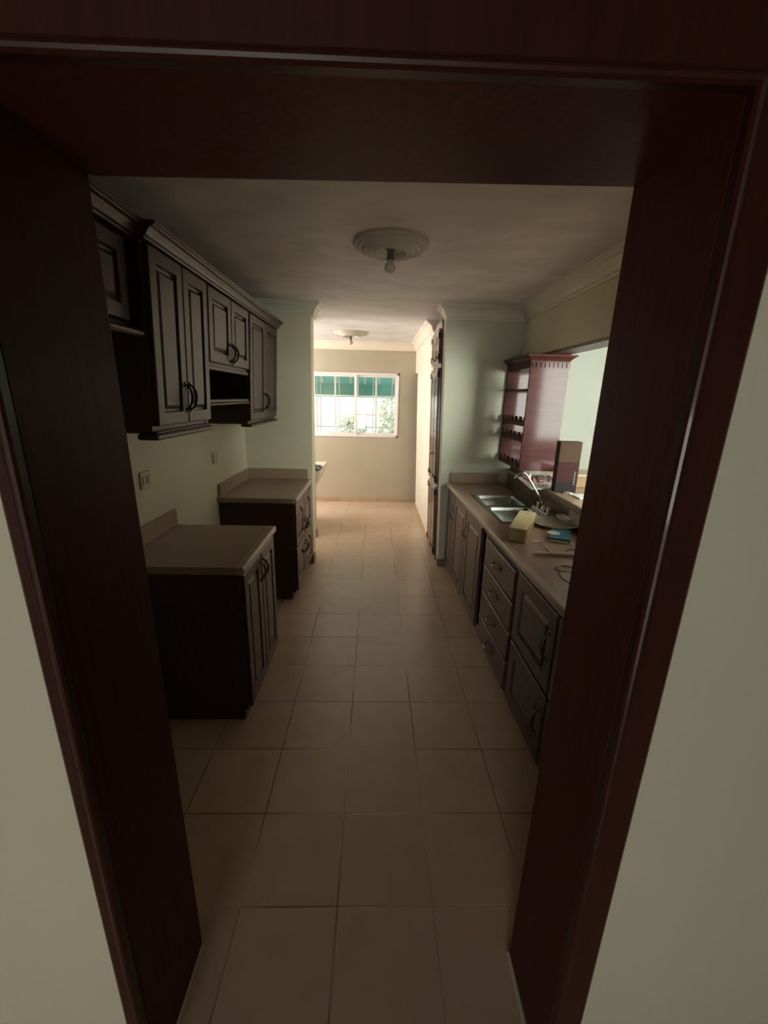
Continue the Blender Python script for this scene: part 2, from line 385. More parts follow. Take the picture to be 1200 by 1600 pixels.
# ---------------------------------------------------------------- far window
w1 = empty('window_1', (-.31, YF, WZ0)); tag(w1, 'white sliding window with glazing bars, bright daylight', None, None, 'structure')
mb = MB()
fx0, fx1, fz0, fz1 = WX0+.005, WX1-.005, WZ0+.005, WZ1-.005
for a, b, c_, d_ in ((fx0, fx1, fz0, fz0+.035), (fx0, fx1, fz1-.035, fz1), (fx0, fx0+.03, fz0, fz1), (fx1-.03, fx1, fz0, fz1)): mb.box(a, b, YF-.008, YF+.09, c_, d_, .003)
mb.build('window_frame', M_alu, w1)
def sash(x0, x1, y):
    z0, z1 = fz0+.035, fz1-.035
    mb = MB(); t = .030
    mb.box(x0, x0+t, y, y+.026, z0, z1, .002); mb.box(x1-t, x1, y, y+.026, z0, z1, .002)
    mb.box(x0+t, x1-t, y, y+.026, z0, z0+t, .002); mb.box(x0+t, x1-t, y, y+.026, z1-t, z1, .002)
    s = mb.build('sash', M_alu, w1)
    mb = MB(); xm = (x0+x1)/2; mb.box(xm-.008, xm+.008, y+.006, y+.022, z0+t, z1-t)
    for k in (1, 2):
        zz = z0+t+(z1-z0-2*t)*k/3; mb.box(x0+t, xm-.008, y+.006, y+.022, zz-.008, zz+.008); mb.box(xm+.008, x1-t, y+.006, y+.022, zz-.008, zz+.008)
    mb.build('glazing_bars', M_alu, s)
    MB().box(x0+t, x1-t, y+.012, y+.015, z0+t, z1-t).build('pane', M_glass, s)
xm = -.305
sash(fx0+.03, xm+.02, YF+.004); sash(xm-.015, fx1-.03, YF+.036)
# outside: grille, awning, garden wall and hedge
gr = thing('window_grille', (-.31, YF+.20, WZ0), 'white bar security grille outside the far window', 'grille')
mb = MB(); x = -1.0
for k in range(6):
    xx = -.93+k*.30
    mb.tube([(xx, YF+.2, 1.02), (xx, YF+.2, 2.06)], .007, 6); mb.tube([(xx+.055, YF+.2, 1.02), (xx+.055, YF+.2, 2.06)], .007, 6)
mb.build('upright_bars', M_grille, gr)
mb = MB()
for z in (1.02, 1.20, 2.06): mb.tube([(-1.02, YF+.2, z), (.72, YF+.2, z)], .008, 6)
for z in (1.03, 2.05):
    for xx in (-1.0, .38): mb.tube([(xx, YF+.13, z), (xx, YF+.2, z)], .006, 6)
mb.build('cross_bars', M_grille, gr)
aw = thing('window_awning', (-.3, YF+.14, 2.2), 'teal awning with white stripes above the far window outside', 'awning')
mb = MB(); mb.loops([[(-1.3, YF+.15, 2.34), (.9, YF+.15, 2.34), (.9, YF+.15, 2.32), (-1.3, YF+.15, 2.32)], [(-1.3, YF+1.0, 1.92), (.9, YF+1.0, 1.92), (.9, YF+1.0, 1.90), (-1.3, YF+1.0, 1.90)]])
mb.build('awning_canvas', M_awn, aw)
mb = MB()
for k in range(9):
    xx = -1.2+k*.25; mb.loops([[(xx, YF+.16, 2.319), (xx+.035, YF+.16, 2.319), (xx+.035, YF+.16, 2.314), (xx, YF+.16, 2.314)], [(xx, YF+1.0, 1.899), (xx+.035, YF+1.0, 1.899), (xx+.035, YF+1.0, 1.894), (xx, YF+1.0, 1.894)]])
mb.build('white_stripe', M_awnw, aw)
MB().box(-1.3, .9, YF+.99, YF+1.0, 1.67, 1.899).build('valance', M_awn, aw)
struct('wall_garden', MB().box(-7, 6, 10.4, 10.5, 0, 4.2), M_out, 'pale garden wall seen through the far window')
struct('ground_outside', MB().box(-6, 6, 7.01, 12, -.06, -.01), M_out)
struct('ground_green_bounce', MB().box(2.26, 9, -6, .64, -.3, -.25), M_greenbounce, 'unseen green ground added outside the dining window for bounce light')  # out of view; added to stop light from below and bounce green
def hedge(name, x0, x1, y, h, label, grp):
    mb = MB()
    for k in range(950):
        px = random.uniform(x0, x1); pz = random.uniform(.15, h); py = y+random.uniform(-.15, .15)
        a = random.uniform(0, PI); s = random.uniform(.025, .06)
        v1 = Vector((math.cos(a), math.sin(a)*.5, random.uniform(-.5, .5)))*s; v2 = Vector((random.uniform(-.4, .4), random.uniform(-.3, .3), 1))*s
        p = Vector((px, py, pz)); mb.face([mb.pt(p-v1), mb.pt(p-v2*.6), mb.pt(p+v1), mb.pt(p+v2)])
    t = thing(name, ((x0+x1)/2, y, 0), label, 'shrub', grp)
    mb.build('foliage', M_leaf, t)
    mb = MB(); mb.tube([((x0+x1)/2, y, -.01), ((x0+x1)/2+.05, y, h*.6)], [.03, .015], 6); mb.build('stem', M_card, t)
hedge('garden_shrub', -.75, -.2, 9.6, 1.25, 'pale green shrub outside, seen in the left half of the window', None)
hedge('garden_shrub', .1, .7, 9.3, 1.7, 'pale green shrub outside, seen in the right half of the window', None)

# ---------------------------------------------------------------- ceiling medallions and bulbs
def medallion(cx, cy, R0, label):
    prof = [(R0, CEIL-.001), (R0, CEIL-.010), (R0*.97, CEIL-.018), (R0*.91, CEIL-.020), (R0*.885, CEIL-.030), (R0*.85, CEIL-.033), (R0*.79, CEIL-.026), (R0*.76, CEIL-.036),
            (R0*.71, CEIL-.044), (R0*.65, CEIL-.036), (R0*.62, CEIL-.045), (R0*.57, CEIL-.052), (R0*.51, CEIL-.043), (R0*.48, CEIL-.047), (R0*.42, CEIL-.050), (R0*.38, CEIL-.030), (R0*.2, CEIL-.026), (.004, CEIL-.028)]
    o = MB().lathe(cx, cy, prof, 56).build('ceiling_medallion', M_plaster, None, smooth='auto')
    o.data.transform(Matrix.Translation((-cx, -cy, -CEIL))); o.location = (cx, cy, CEIL)
    tag(o, label, 'medallion', 'plaster ceiling medallions')
def bulb(cx, cy, label):
    t = thing('light_bulb', (cx, cy, CEIL-.03), label, 'light bulb', 'bare bulbs under the medallions')
    z = CEIL-.028
    MB().lathe(cx, cy, [(.030, z), (.030, z-.006), (.017, z-.014), (.017, z-.045), (.020, z-.048), (.020, z-.056), (.014, z-.058)], 20).build('lamp_holder', M_socket, t, smooth='auto')
    b = [(.013, z-.055), (.014, z-.064), (.020, z-.072), (.028, z-.083), (.0305, z-.095), (.028, z-.107), (.019, z-.117), (.008, z-.1215), (.001, z-.122)]
    MB().lathe(cx, cy, b, 24).build('bulb_glass', M_glassbulb, t, smooth=True)
medallion(.072, 2.52, .203, 'large ringed plaster medallion on the near kitchen ceiling')
bulb(.068, 2.50, 'bare bulb hanging from the near ceiling medallion')
medallion(-.325, 5.80, .225, 'plaster medallion on the ceiling of the bright far room')
bulb(-.33, 5.80, 'bare bulb hanging from the far room medallion')

# ---------------------------------------------------------------- cabinet doors
def rect_loop(u0, u1, w0, w1, v, arch=0, n=12, ins=0):
    pts = [(u0, v, w0), (u1, v, w0)]
    for k in range(n+1):
        t = k/n; u = u1+(u0-u1)*t; s = abs(2*t-1)
        drop = arch*(1-math.cos(min(1, s*1.15)*PI))/2
        pts.append((u, v, w1-drop))
    return pts
def door(fn, parent, u0, u1, w0, w1, M=None, arch=0, fwid=.055, t=.02, v0=0, name='door', label=None):
    M = M or M_cab
    mb = MB(fn)
    f = min(fwid, (u1-u0)*.24, (w1-w0)*.3)
    seq = [(0, v0, 0), (0, v0+t-.005, 0), (.005, v0+t, 0), (f, v0+t, 1), (f+.004, v0+t-.014, 1), (f+.014, v0+t-.015, 1), (f+.030, v0+t-.002, 1)]
    mb.loops([rect_loop(u0+i, u1-i, w0+i, w1-i, v, arch*a) for i, v, a in seq])
    o = mb.build(name, M, parent)
    if label: o['label'] = label
    return o
def pull(fn, parent, u, w, axis='w', ln=.10, M=None, v0=.02, name='handle'):
    mb = MB(fn); pts = []; n = 10
    for k in range(n+1):
        t = k/n; s = (t-.5)*ln; h = v0+.001+.030*math.sin(PI*t)**.6
        pts.append((u, h, w+s) if axis == 'w' else (u+s, h, w))
    rr = [.0045+.002*math.sin(PI*k/n) for k in range(n+1)]
    mb.tube(pts, rr, 8)
    for s in (-.5, .5):
        c = (u, v0, w+s*ln) if axis == 'w' else (u+s*ln, v0, w)
        mb.box(c[0]-.008, c[0]+.008, v0-.001, v0+.005, c[2]-.011, c[2]+.011, .002)
    return mb.build(name, M or M_pull, parent, smooth='auto')

# ---------------------------------------------------------------- left wall cabinets
UX = -.925
def fL(xf, k=.05, z0=1.47):
    return lambda u, v, w_: (xf+v+k*(w_-z0), u, w_)
UZB, UZT = 1.49, 2.243
fu = fL(-.945)
def carcass(mb, u0, u1, w0, w1, depth, t=.018, open_front=True):
    mb.box(u0, u0+t, -depth, 0, w0, w1); mb.box(u1-t, u1, -depth, 0, w0, w1)
    mb.box(u0+t, u1-t, -depth, 0, w0, w0+t); mb.box(u0+t, u1-t, -depth, 0, w1-t, w1); mb.box(u0+t, u1-t, -depth, -depth+.01, w0+t, w1-t)
DEP = .285
# cabinet 0: short cabinet half hidden by the door frame
t = thing('wall_cabinet', (-1.0, 1.3, 1.9), 'short dark wall cabinet half hidden by the door frame', 'cabinet')
fu0 = fL(-.995)
mb = MB(fu0); carcass(mb, .92, 1.788, 1.92, UZT, DEP-.05); mb.box(.938, 1.77, -.02, 0, 1.938, 1.955); mb.box(1.345, 1.365, -.02, 0, 1.955, UZT-.018); mb.build('carcass', M_cab, t)
door(fu0, t, .935, 1.350, 1.945, UZT-.012, t=.022); door(fu0, t, 1.358, 1.765, 1.945, UZT-.012, t=.022)
MB(fu0).box(.92, 1.79, -.05, .060, 1.893, 1.919, .008).build('light_rail', M_cab, t)
# cabinet 1: tall two door
t = thing('wall_cabinet', (-1.0, 2.1, UZB), 'tall two-door dark wall cabinet nearest the doorway, long narrow panels', 'cabinet')
mb = MB(fu); carcass(mb, 1.80, 2.40, 1.515, UZT, DEP+.005); mb.box(1.818, 2.382, -.02, 0, 1.533, 1.55); mb.box(1.800, 1.835, 0, .004, 1.515, UZT); mb.box(2.37, 2.40, 0, .004, 1.515, UZT); mb.build('carcass', M_cab, t)
for a, b, hx in ((1.815, 2.105, 2.085), (2.111, 2.392, 2.133)):
    d = door(fu, t, a, b, 1.545, UZT-.008, t=.024, v0=.004); pull(fu, d, hx, 1.665, 'w', .12, v0=.028)
mb = MB(fu); mb.box(1.792, 2.408, -.06, .030, 1.487, 1.513, .007); mb.box(1.797, 2.403, -.05, .022, 1.514, 1.524, .003); mb.build('light_rail', M_cab, t)
# cabinet 2: short with microwave niche
t = thing('wall_cabinet', (-1.0, 2.8, 1.63), 'dark wall cabinet with short doors above an open microwave niche', 'cabinet')
mb = MB(fu); carcass(mb, 2.412, 3.158, 1.835, UZT, DEP); mb.box(2.43, 3.14, -.02, 0, 1.853, 1.865); mb.build('carcass', M_cab, t)
for a, b, hx in ((2.425, 2.782, 2.755), (2.790, 3.148, 2.815)):
    d = door(fu, t, a, b, 1.853, UZT-.008, t=.022); pull(fu, d, hx, 1.925, 'w', .10, v0=.022)
MB(fu).box(2.412, 3.158, -.02, .014, 1.812, 1.834, .004).build('light_rail', M_cab, t)
mb = MB(fu); mb.box(2.412, 3.158, -DEP, .012, 1.634, 1.652, .003); mb.box(2.412, 3.158, -.03, .022, 1.618, 1.632, .004); mb.build('niche_shelf', M_cab, t)
MB(fu).box(2.412, 3.158, -DEP, -DEP+.01, 1.653, 1.834).build('back_panel', M_cab_in, t)
# cabinet 3: tall, flush doors
t = thing('wall_cabinet', (-1.0, 3.6, 1.465), 'tall two-door dark wall cabinet against the end wall', 'cabinet')
mb = MB(fu); carcass(mb, 3.17, 4.03, 1.468, UZT, DEP); mb.box(3.19, 4.01, -.02, 0, 1.486, 1.50); mb.build('carcass', M_cab, t)
for a, b, hx in ((3.185, 3.595, 3.57), (3.603, 4.018, 3.628)):
    d = door(fu, t, a, b, 1.492, UZT-.008, t=.022); pull(fu, d, hx, 1.63, 'w', .12, v0=.022)
MB(fu).box(3.165, 4.035, -.05, .028, 1.448, 1.466, .005).build('light_rail', M_cab, t)
# one crown along all
cm = [(-.26, 0), (.010, 0), (.012, .008), (.020, .012), (.026, .024), (.038, .038), (.050, .042), (.052, .048), (.058, .051), (.060, .060), (-.26, .060)]
mb = MB(); rings = []
for y, e in ((.92, 0), (1.79, 0), (1.795, 1), (4.03, 1)):
    rings.append([(-.945+.05*(2.25-1.47)+d+(.016 if e else -.026)*(1 if d > 0 else 0), y, 2.2445+h) for d, h in cm])
mb.loops(rings)
o = mb.build('cabinet_crown_moulding', M_cab, None); o.data.transform(Matrix.Translation((1, -2.5, -2.27))); o.location = (-1, 2.5, 2.27)
tag(o, 'long dark crown moulding on top of the wall cabinets', 'moulding')

# ---------------------------------------------------------------- counters
def slab_rounded(mb, prof_front, u0, u1, depth, z0, z1):
    pass
def counter(name, fn, u0, u1, depth, label, near_over=0, splash_end=None, splash_side=True, hole=None, sth=.10):
    t = thing(name, fn(( u0+u1)/2, -depth/2, .85), label, 'worktop')
    z0, z1 = .852, .890
    mb = MB(fn)
    nose = [(0, z0), (.012, z0), (.017, z0+.006), (.018, z0+.018), (.016, z1-.006), (.010, z1), (-.02, z1), (-.02, z0)]
    def strip(ua, ub, va, vb): mb.box(ua, ub, va, vb, z0, z1)
    if hole:
        hu0, hu1, hv0, hv1 = hole
        strip(u0, hu0, -depth, -.02); strip(hu1, u1, -depth, -.02); strip(hu0, hu1, -depth, hv0); strip(hu0, hu1, hv1, -.02)
    else: strip(u0, u1, -depth, -.02)
    mb.build('counter_top', M_lam, t)
    mb = MB(fn); mb.loops([[(u0, v, w_) for v, w_ in nose], [(u1, v, w_) for v, w_ in nose]]); mb.build('front_edge', M_lamedge, t, smooth='auto')
    mb = MB(fn)
    if splash_side: mb.box(u0+.03, u1, -depth, -depth+.022, z1, z1+sth, .004)
    if splash_end: mb.box(u1-.022, u1, -depth+.022, -.02, z1, z1+sth, .004)
    if splash_side or splash_end: mb.build('backsplash', M_lam, t)
    return t
kick = .065
# left front base cabinet
XB = -.645
fb = lambda u, v, w_: (XB+v, u, w_)
def base_carcass(fn, t, u0, u1, depth, w1=.852, kick=.065, kin=.04):
    mb = MB(fn); mb.box(u0, u1, -depth, 0, kick, w1); mb.box(u0+.0, u1, -depth, -kin, 0, kick); mb.build('carcass', M_cab, t)
t = thing('base_cabinet', (XB-.3, 2.17, 0), 'dark two-door base cabinet left of the doorway, nearest the camera', 'cabinet')
base_carcass(fb, t, 1.865, 2.50, XB-XL-.005, kin=.02)
for a, b, hx in ((1.880, 2.180, 2.155), (2.188, 2.488, 2.213)):
    d = door(fb, t, a, b, .075, .832, t=.02, fwid=.06); pull(fb, d, hx, .735, 'w', .11, M_pull2)
counter('countertop', lambda u, v, w_: (-.628+v, u, w_), 1.84, 2.505, -.628-XL, 'taupe laminate worktop on the left cabinet nearest the doorway')
# the splash of the near counter stops short of the front: it sits against the wall
# left rear base cabinet
t = thing('base_cabinet', (XB-.3, 3.6, 0), 'dark four-door base cabinet in the left rear corner', 'cabinet')
base_carcass(fb, t, 3.235, 4.035, XB-XL-.005, kin=.03)
for a, b, hx in ((3.250, 3.630, 3.60), (3.640, 4.025, 3.67)):
    d = door(fb, t, a, b, .462, .835, t=.02, arch=.05, fwid=.06); pull(fb, d, hx, .56, 'w', .09)
    d = door(fb, t, a, b, .078, .445, t=.02, arch=.05, fwid=.06); pull(fb, d, hx, .34, 'w', .09)
counter('countertop', lambda u, v, w_: (-.628+v, u, w_), 3.215, 4.045, -.628-XL, 'taupe laminate worktop in the left rear corner', splash_end=True)

# ---------------------------------------------------------------- right run
def fRoff(off=0): return lambda u, v, w_: (.808-.017*(u-1)+off-v, u, w_)
fr = fRoff()
rdep = .50
def rbase(u0, u1, label, doors):
    t = thing('base_cabinet', fr((u0+u1)/2, -.25, 0), label, 'cabinet')
    mb = MB(fr); mb.box(u0, u1, -rdep, 0, .04, .80 if False else .852); mb.box(u0, u1, -rdep, -.012, 0, .04); mb.build('carcass', M_cab, t)
    return t
# far pair under the sink (hollow top handled by shallow carcass)
def rbase_hollow(u0, u1, label):
    t = thing('base_cabinet', fr((u0+u1)/2, -.25, 0), label, 'cabinet')
    mb = MB(fr); mb.box(u0, u0+.018, -rdep, 0, .04, .852); mb.box(u1-.018, u1, -rdep, 0, .04, .852); mb.box(u0+.018, u1-.018, -rdep, 0, .04, .06)
    mb.box(u0+.018, u1-.018, -.018, 0, .80, .852); mb.box(u0+.018, u1-.018, -.018, 0, .06, .10); mb.box(u0, u1, -rdep, -.012, 0, .04); mb.build('carcass', M_cab, t)
    return t
t = rbase_hollow(2.665, 4.0, 'dark base cabinet with three tall panelled doors under the sink')
for a, b, hx in ((3.665, 3.99, 3.69), (3.205, 3.655, 3.235), (2.735, 3.195, 3.165)):
    d = door(fr, t, a, b, .062, .828, t=.02, fwid=.07)
    if hx != 3.235: pull(fr, d, hx, .655, 'w', .10, M_pull2)
t = rbase(2.025, 2.660, 'dark base cabinet with a stack of four drawers', 4)
for z0, z1 in ((.615, .795), (.428, .602), (.240, .415), (.050, .227)):
    mb = MB(fr)
    u0, u1 = 2.045, 2.615
    mb.loops([rect_loop(u0+i, u1-i, z0+i, z1-i, v) for i, v in ((0, 0), (0, .014), (.006, .020))])
    d = mb.build('drawer_front', M_cab, t)
    mb = MB(fr); n = 24; zc = (z0+z1)/2+.005
    mb.loops([[(2.335+(.066-q)*math.cos(2*PI*k/n), v, zc+(.024-q)*math.sin(2*PI*k/n)) for k in range(n)] for q, v in ((0, .0201), (0, .0225), (.003, .024))]); mb.build('pull_plate', M_pull, d)
    pull(fr, d, 2.335, zc, 'u', .115, M_pull2, .0235)
t = rbase(1.02, 2.020, 'dark base cabinet with large upper and lower doors, partly hidden by the door frame', 2)
for a, b in ((1.535, 2.005), (1.04, 1.525)):
    for z0, z1 in ((.428, .822), (.050, .412)):
        d = door(fr, t, a, b, z0, z1, t=.02, fwid=.07)
        pull(fr, d, a+.05, (z0+z1)/2+.02, 'w', .13, M_pull2)
HU0, HU1 = 2.66, 3.475
fc = fRoff(-.022)
counter('countertop', fc, 1.02, 4.003, .515, 'long taupe laminate worktop with the inset steel sink', splash_end=True, splash_side=False, hole=(HU0, HU1, -.475, -.095))

# tiled splash on right wall up to the bar
struct('trim_5', MB().box(XR-.022, XR-.001, 1.0, 4.005, .891, 1.008), M_tile, 'brown tiled upstand below the bar')
o = MB().box(1.285, 1.74, 1.93, 3.955, 1.012, 1.052, .005).build('bar_counter', M_lam, None)
o.data.transform(Matrix.Translation((-1.5, -2.5, -1.012))); o.location = (1.5, 2.5, 1.012)
tag(o, 'raised taupe bar ledge running through the serving opening', 'worktop')
# knee wall under the bar is the lower part of wall_right

# ---------------------------------------------------------------- sink
sk = thing('kitchen_sink', (1.0, 3.07, .89), 'stainless steel double bowl sink set in the right worktop', 'sink')
sx0, sx1, sy0, sy1 = .848, 1.225, 2.64, 3.49
def frr(x, y, z): return (x-.017*(y-2.0)+.012, y, z)
def rloop(x0, x1, y0, y1, z, r, n=5):
    out = []
    for cx_, cy_, a0 in ((x1-r, y0+r, -PI/2), (x1-r, y1-r, 0), (x0+r, y1-r, PI/2), (x0+r, y0+r, PI)):
        for k in range(n+1):
            a = a0+PI/2*k/n; out.append((cx_+r*math.cos(a), cy_+r*math.sin(a), z))
    return out
for y0, y1 in ((3.10, sy1-.03), (sy0+.03, 3.06)):
    mb = MB(); x0, x1 = sx0+.03, sx1-.035
    mb.loops([rloop(x0-.004, x1+.004, y0-.004, y1+.004, .8935, .045), rloop(x0, x1, y0, y1, .890, .045), rloop(x0+.004, x1-.004, y0+.004, y1-.004, .86, .045), rloop(x0+.012, x1-.012, y0+.012, y1-.012, .775, .05), rloop(x0+.03, x1-.03, y0+.03, y1-.03, .758, .04)], cap0=False)
    b_ = mb.build('bowl', M_steel, sk, smooth=True)
    cx_, cy_ = (x0+x1)/2, (y0+y1)/2
    MB().lathe(cx_, cy_, [(.038, .7585), (.038, .761), (.030, .760), (.005, .7595)], 20).build('drain', M_chrome, b_, smooth=True)
mb = MB(); z0, z1 = .890, .8945
x0, x1 = sx0+.03, sx1-.035
for a in ((sx0, x0, sy0, sy1), (x1, sx1+.045, sy0, sy1), (x0, x1, sy0, sy0+.03), (x0, x1, 3.06, 3.10), (x0, x1, sy1-.03, sy1)): mb.box(*a, z0, z1)
mb.build('rim', M_steel, sk)
# faucet
fa = thing('kitchen_faucet', (1.245, 2.90, .894), 'tall chrome gooseneck faucet behind the sink', 'faucet')
MB().box(1.238, 1.272, 2.80, 3.02, .894, .906, .005).build('deck_plate', M_chrome, fa)
MB().lathe(1.245, 2.90, [(.020, .906), (.020, .93), (.014, .945), (.011, .96)], 16).build('body', M_chrome, fa, smooth='auto')
sp_ = [(1.245, 2.90, .95), (1.222, 2.90, .985), (1.182, 2.90, 1.045), (1.135, 2.90, 1.115), (1.095, 2.90, 1.172), (1.072, 2.90, 1.189), (1.045, 2.90, 1.186), (1.022, 2.90, 1.170), (1.008, 2.90, 1.145)]
MB().tube(sp_, [.010, .009, .008, .008, .008, .008, .008, .008, .0085], 10).build('spout', M_chrome, fa, smooth=True)
for yy in (2.82, 3.00):
    MB().lathe(1.245, yy, [(.014, .906), (.014, .925), (.009, .932), (.018, .94), (.018, .953), (.012, .958)], 14).build('tap_handle', M_chrome, fa, smooth='auto')

# ---------------------------------------------------------------- things on the worktop
def prism_obj(name, corners, z0, z1, Mtop, Mside, label, cat, bevel=.002):
    c = sum((Vector(p) for p in corners), Vector((0, 0)))/len(corners)
    mb = MB()
    lo = [mb.pt((*p, z0)) for p in corners]; hi = [mb.pt((*p, z1)) for p in corners]
    n = len(corners)
    mb.cur = 1; mb.face(lo[::-1])
    for k in range(n): mb.face((lo[k], lo[(k+1) % n], hi[(k+1) % n], hi[k]))
    mb.cur = 0; mb.face(hi)
    o = mb.build(name, [Mtop, Mside], None, bevel=bevel)
    o.data.transform(Matrix.Translation((-c.x, -c.y, -z0))); o.location = (c.x, c.y, z0)
    return tag(o, label, cat) if cat else o
# long carton
t = thing('carton', (.93, 2.45, .891), 'long cream carton with kraft end lying beside the sink', 'box')
cs = [(.795, 2.290), (.875, 2.237), (1.078, 2.620), (.988, 2.667)]
o = prism_obj('carton_body', cs, .8912, .972, M_boxside, M_boxside, None, None); o.parent = t; o.location = o.location-t.location
cs2 = [(.793, 2.288), (.877, 2.233), (1.081, 2.621), (.987, 2.671)]
o = prism_obj('carton_lid', cs2, .9722, .9755, M_boxtop, M_boxtop, None, None, .001); o.parent = t; o.location = o.location-t.location
mb = MB(); mb.lathe(1.005, 2.585, [(.001, .9757), (.010, .9757), (.010, .9762), (.001, .9762)], 12); mb.build('round_mark', M_boxside, t)
# round platter
mb = MB(); mb.lathe(1.215, 2.60, [(.02, .896), (.09, .896), (.10, .900), (.160, .912), (.163, .914), (.160, .917), (.10, .906), (.02, .903)], 48)
o = mb.build('round_platter', M_ceram, None, smooth='auto'); o.data.transform(Matrix.Translation((-1.215, -2.60, -.896))); o.location = (1.215, 2.61, .8955)
o.scale = (.92, .92, 1); tag(o, 'round pale platter on the worktop behind the blue box', 'platter')
# blue box
t = thing('blue_carton', (1.13, 2.33, .891), 'small blue box with white oval, on the worktop in front of the platter', 'box')
cs = [(1.030, 2.275), (1.140, 2.235), (1.222, 2.415), (1.115, 2.445)]
o = prism_obj('box_base', cs, .8912, .908, M_white, M_white, None, None); o.parent = t; o.location -= t.location
o = prism_obj('box_lid', [(p[0]*1.001, p[1]) for p in cs], .9084, .9185, M_blue, M_blue, None, None); o.parent = t; o.location -= t.location
mb = MB(); n = 20; mb.loops([[(1.095+.036*math.cos(2*PI*k/n), 2.365+.040*math.sin(2*PI*k/n), z) for k in range(n)] for z in (.9188, .9196)]); mb.build('oval_print', M_white, t)
# pale tube
o = MB().tube([(.862, 2.068, .902), (.95, 2.058, .902), (1.10, 2.036, .902)], .010, 12).build('plastic_tube', M_pale, None, smooth='auto')
o.data.transform(Matrix.Translation((-.98, -2.05, -.892))); o.location = (.98, 2.05, .892)
tag(o, 'pale plastic tube lying across the worktop in front of the blue box', 'tube')
# pale strip put in for a streak of reflection on the worktop
o = MB().box(.972, .978, 2.08, 2.265, .8905, .8935).build('reflection_strip', M_pale, None); o.data.transform(Matrix.Translation((-.975, -2.17, -.8905))); o.location = (.975, 2.17, .8905)
tag(o, 'thin pale strip imitating a reflection on the worktop, meeting the plastic tube', 'strip')
# paper scraps
mb = MB(); pts = [(.935, 2.275), (.955, 2.298), (.985, 2.285), (1.005, 2.292), (1.0, 2.268), (.975, 2.272), (.955, 2.262)]
mb.loops([[(*p, z) for p in pts] for z in (.8905, .893)]); o = mb.build('paper_scrap', M_pale, None); o.data.transform(Matrix.Translation((-.97, -2.28, -.8905))); o.location = (.97, 2.28, .8905)
tag(o, 'small crumpled pale scrap between the carton and the plastic tube', 'scrap')
# wire loop
mb = MB(); pts = [(.945+.052*math.cos(a), 1.868+.030*math.sin(a)+.01*math.sin(2*a), .894+.004*math.sin(a)) for a in [k*2*PI/20-.4 for k in range(21)]]
pts = [(.90, 1.70, .8935), (.885, 1.76, .8935), (.90, 1.83, .8935)]+pts[8:]+pts[:8]+[(1.06, 1.88, .8935)]
o = mb.tube(pts, .0020, 6).build('wire_loop', M_wire, None, smooth=True); o.data.transform(Matrix.Translation((-.95, -1.87, -.891))); o.location = (.95, 1.87, .8915)
tag(o, 'thin dark wire loop on the near end of the right worktop', 'wire')
mb = MB(); pts = [(1.075+.035*math.cos(a), 2.075+.03*math.sin(a), .894+.012*abs(math.sin(a))) for a in [k*2*PI/16 for k in range(15)]]
o = mb.tube(pts, .003, 6).build('cord_loop', M_wire, None, smooth=True); o.data.transform(Matrix.Translation((-1.075, -2.075, -.8915))); o.location = (1.085, 2.085, .8915)
tag(o, 'short dark cord loop at the end of the plastic tube', 'cord')
# narrow white bar shape on the sink deck
mb = MB(); mb.box(1.197, 1.222, 2.91, 3.15, .8955, .925, .004); o = mb.build('white_bar', M_white, None); o.data.transform(Matrix.Translation((-1.21, -3.03, -.8955))); o.location = (1.205, 2.885, .8955)
tag(o, 'narrow white bar at the back of the sink', 'holder')
# ceramic soap dish lying behind platter
t = thing('soap_dish', (1.275, 2.62, .95), 'pale ceramic soap dish fixed on the tiled upstand behind the platter', 'soap dish')
MB().box(1.296, 1.312, 2.47, 2.62, .935, 1.005, .004).build('wall_plate', M_ceram, t)
mb = MB(); mb.loops([rloop(1.245, 1.297, 2.56, 2.68, .930, .02), rloop(1.235, 1.297, 2.55, 2.69, .948, .02), rloop(1.242, 1.292, 2.558, 2.682, .948, .018), rloop(1.25, 1.29, 2.568, 2.672, .938, .018)]); mb.build('dish', M_white, t, smooth='auto')

# sign lying on the bar, red letters on white
A_, B_, C_, D_ = Vector((1.162, 2.97)), Vector((1.345, 3.01)), Vector((1.67, 3.68)), Vector((1.216, 3.45))   # near-left, near-right, far-right, far-left
def sg(u, v, dz=0):
    p = A_*(1-u)*(1-v)+B_*u*(1-v)+C_*u*v+D_*(1-u)*v; return (p.x, p.y, 1.0535+dz)
sn = thing('sale_sign', sg(.5, .5), 'white plastic sign with red VEN lettering lying on the bar ledge by the shelf unit', 'sign')
out = []
for cu, cv, a0 in ((.93, .07, -PI/2), (.93, .93, 0), (.07, .93, PI/2), (.07, .07, PI)):
    for k in range(5): a = a0+PI/2*k/4; out.append((cu+.07*math.cos(a), cv+.07*math.sin(a)))
mb = MB(); mb.loops([[sg(u, v, z) for u, v in out] for z in (0, .005)]); mb.build('sign_board', M_signw, sn)
def stroke(mb, u0, v0, u1, v1, wd=.035, asp=1):
    a = Vector((u0, v0)); b = Vector((u1, v1)); d = (b-a).normalized(); n = Vector((-d.y, d.x))*wd
    q = [a-n, b-n, b+n, a+n]; mb.loops([[sg(p.x, p.y, z) for p in q] for z in (.0053, .0062)])
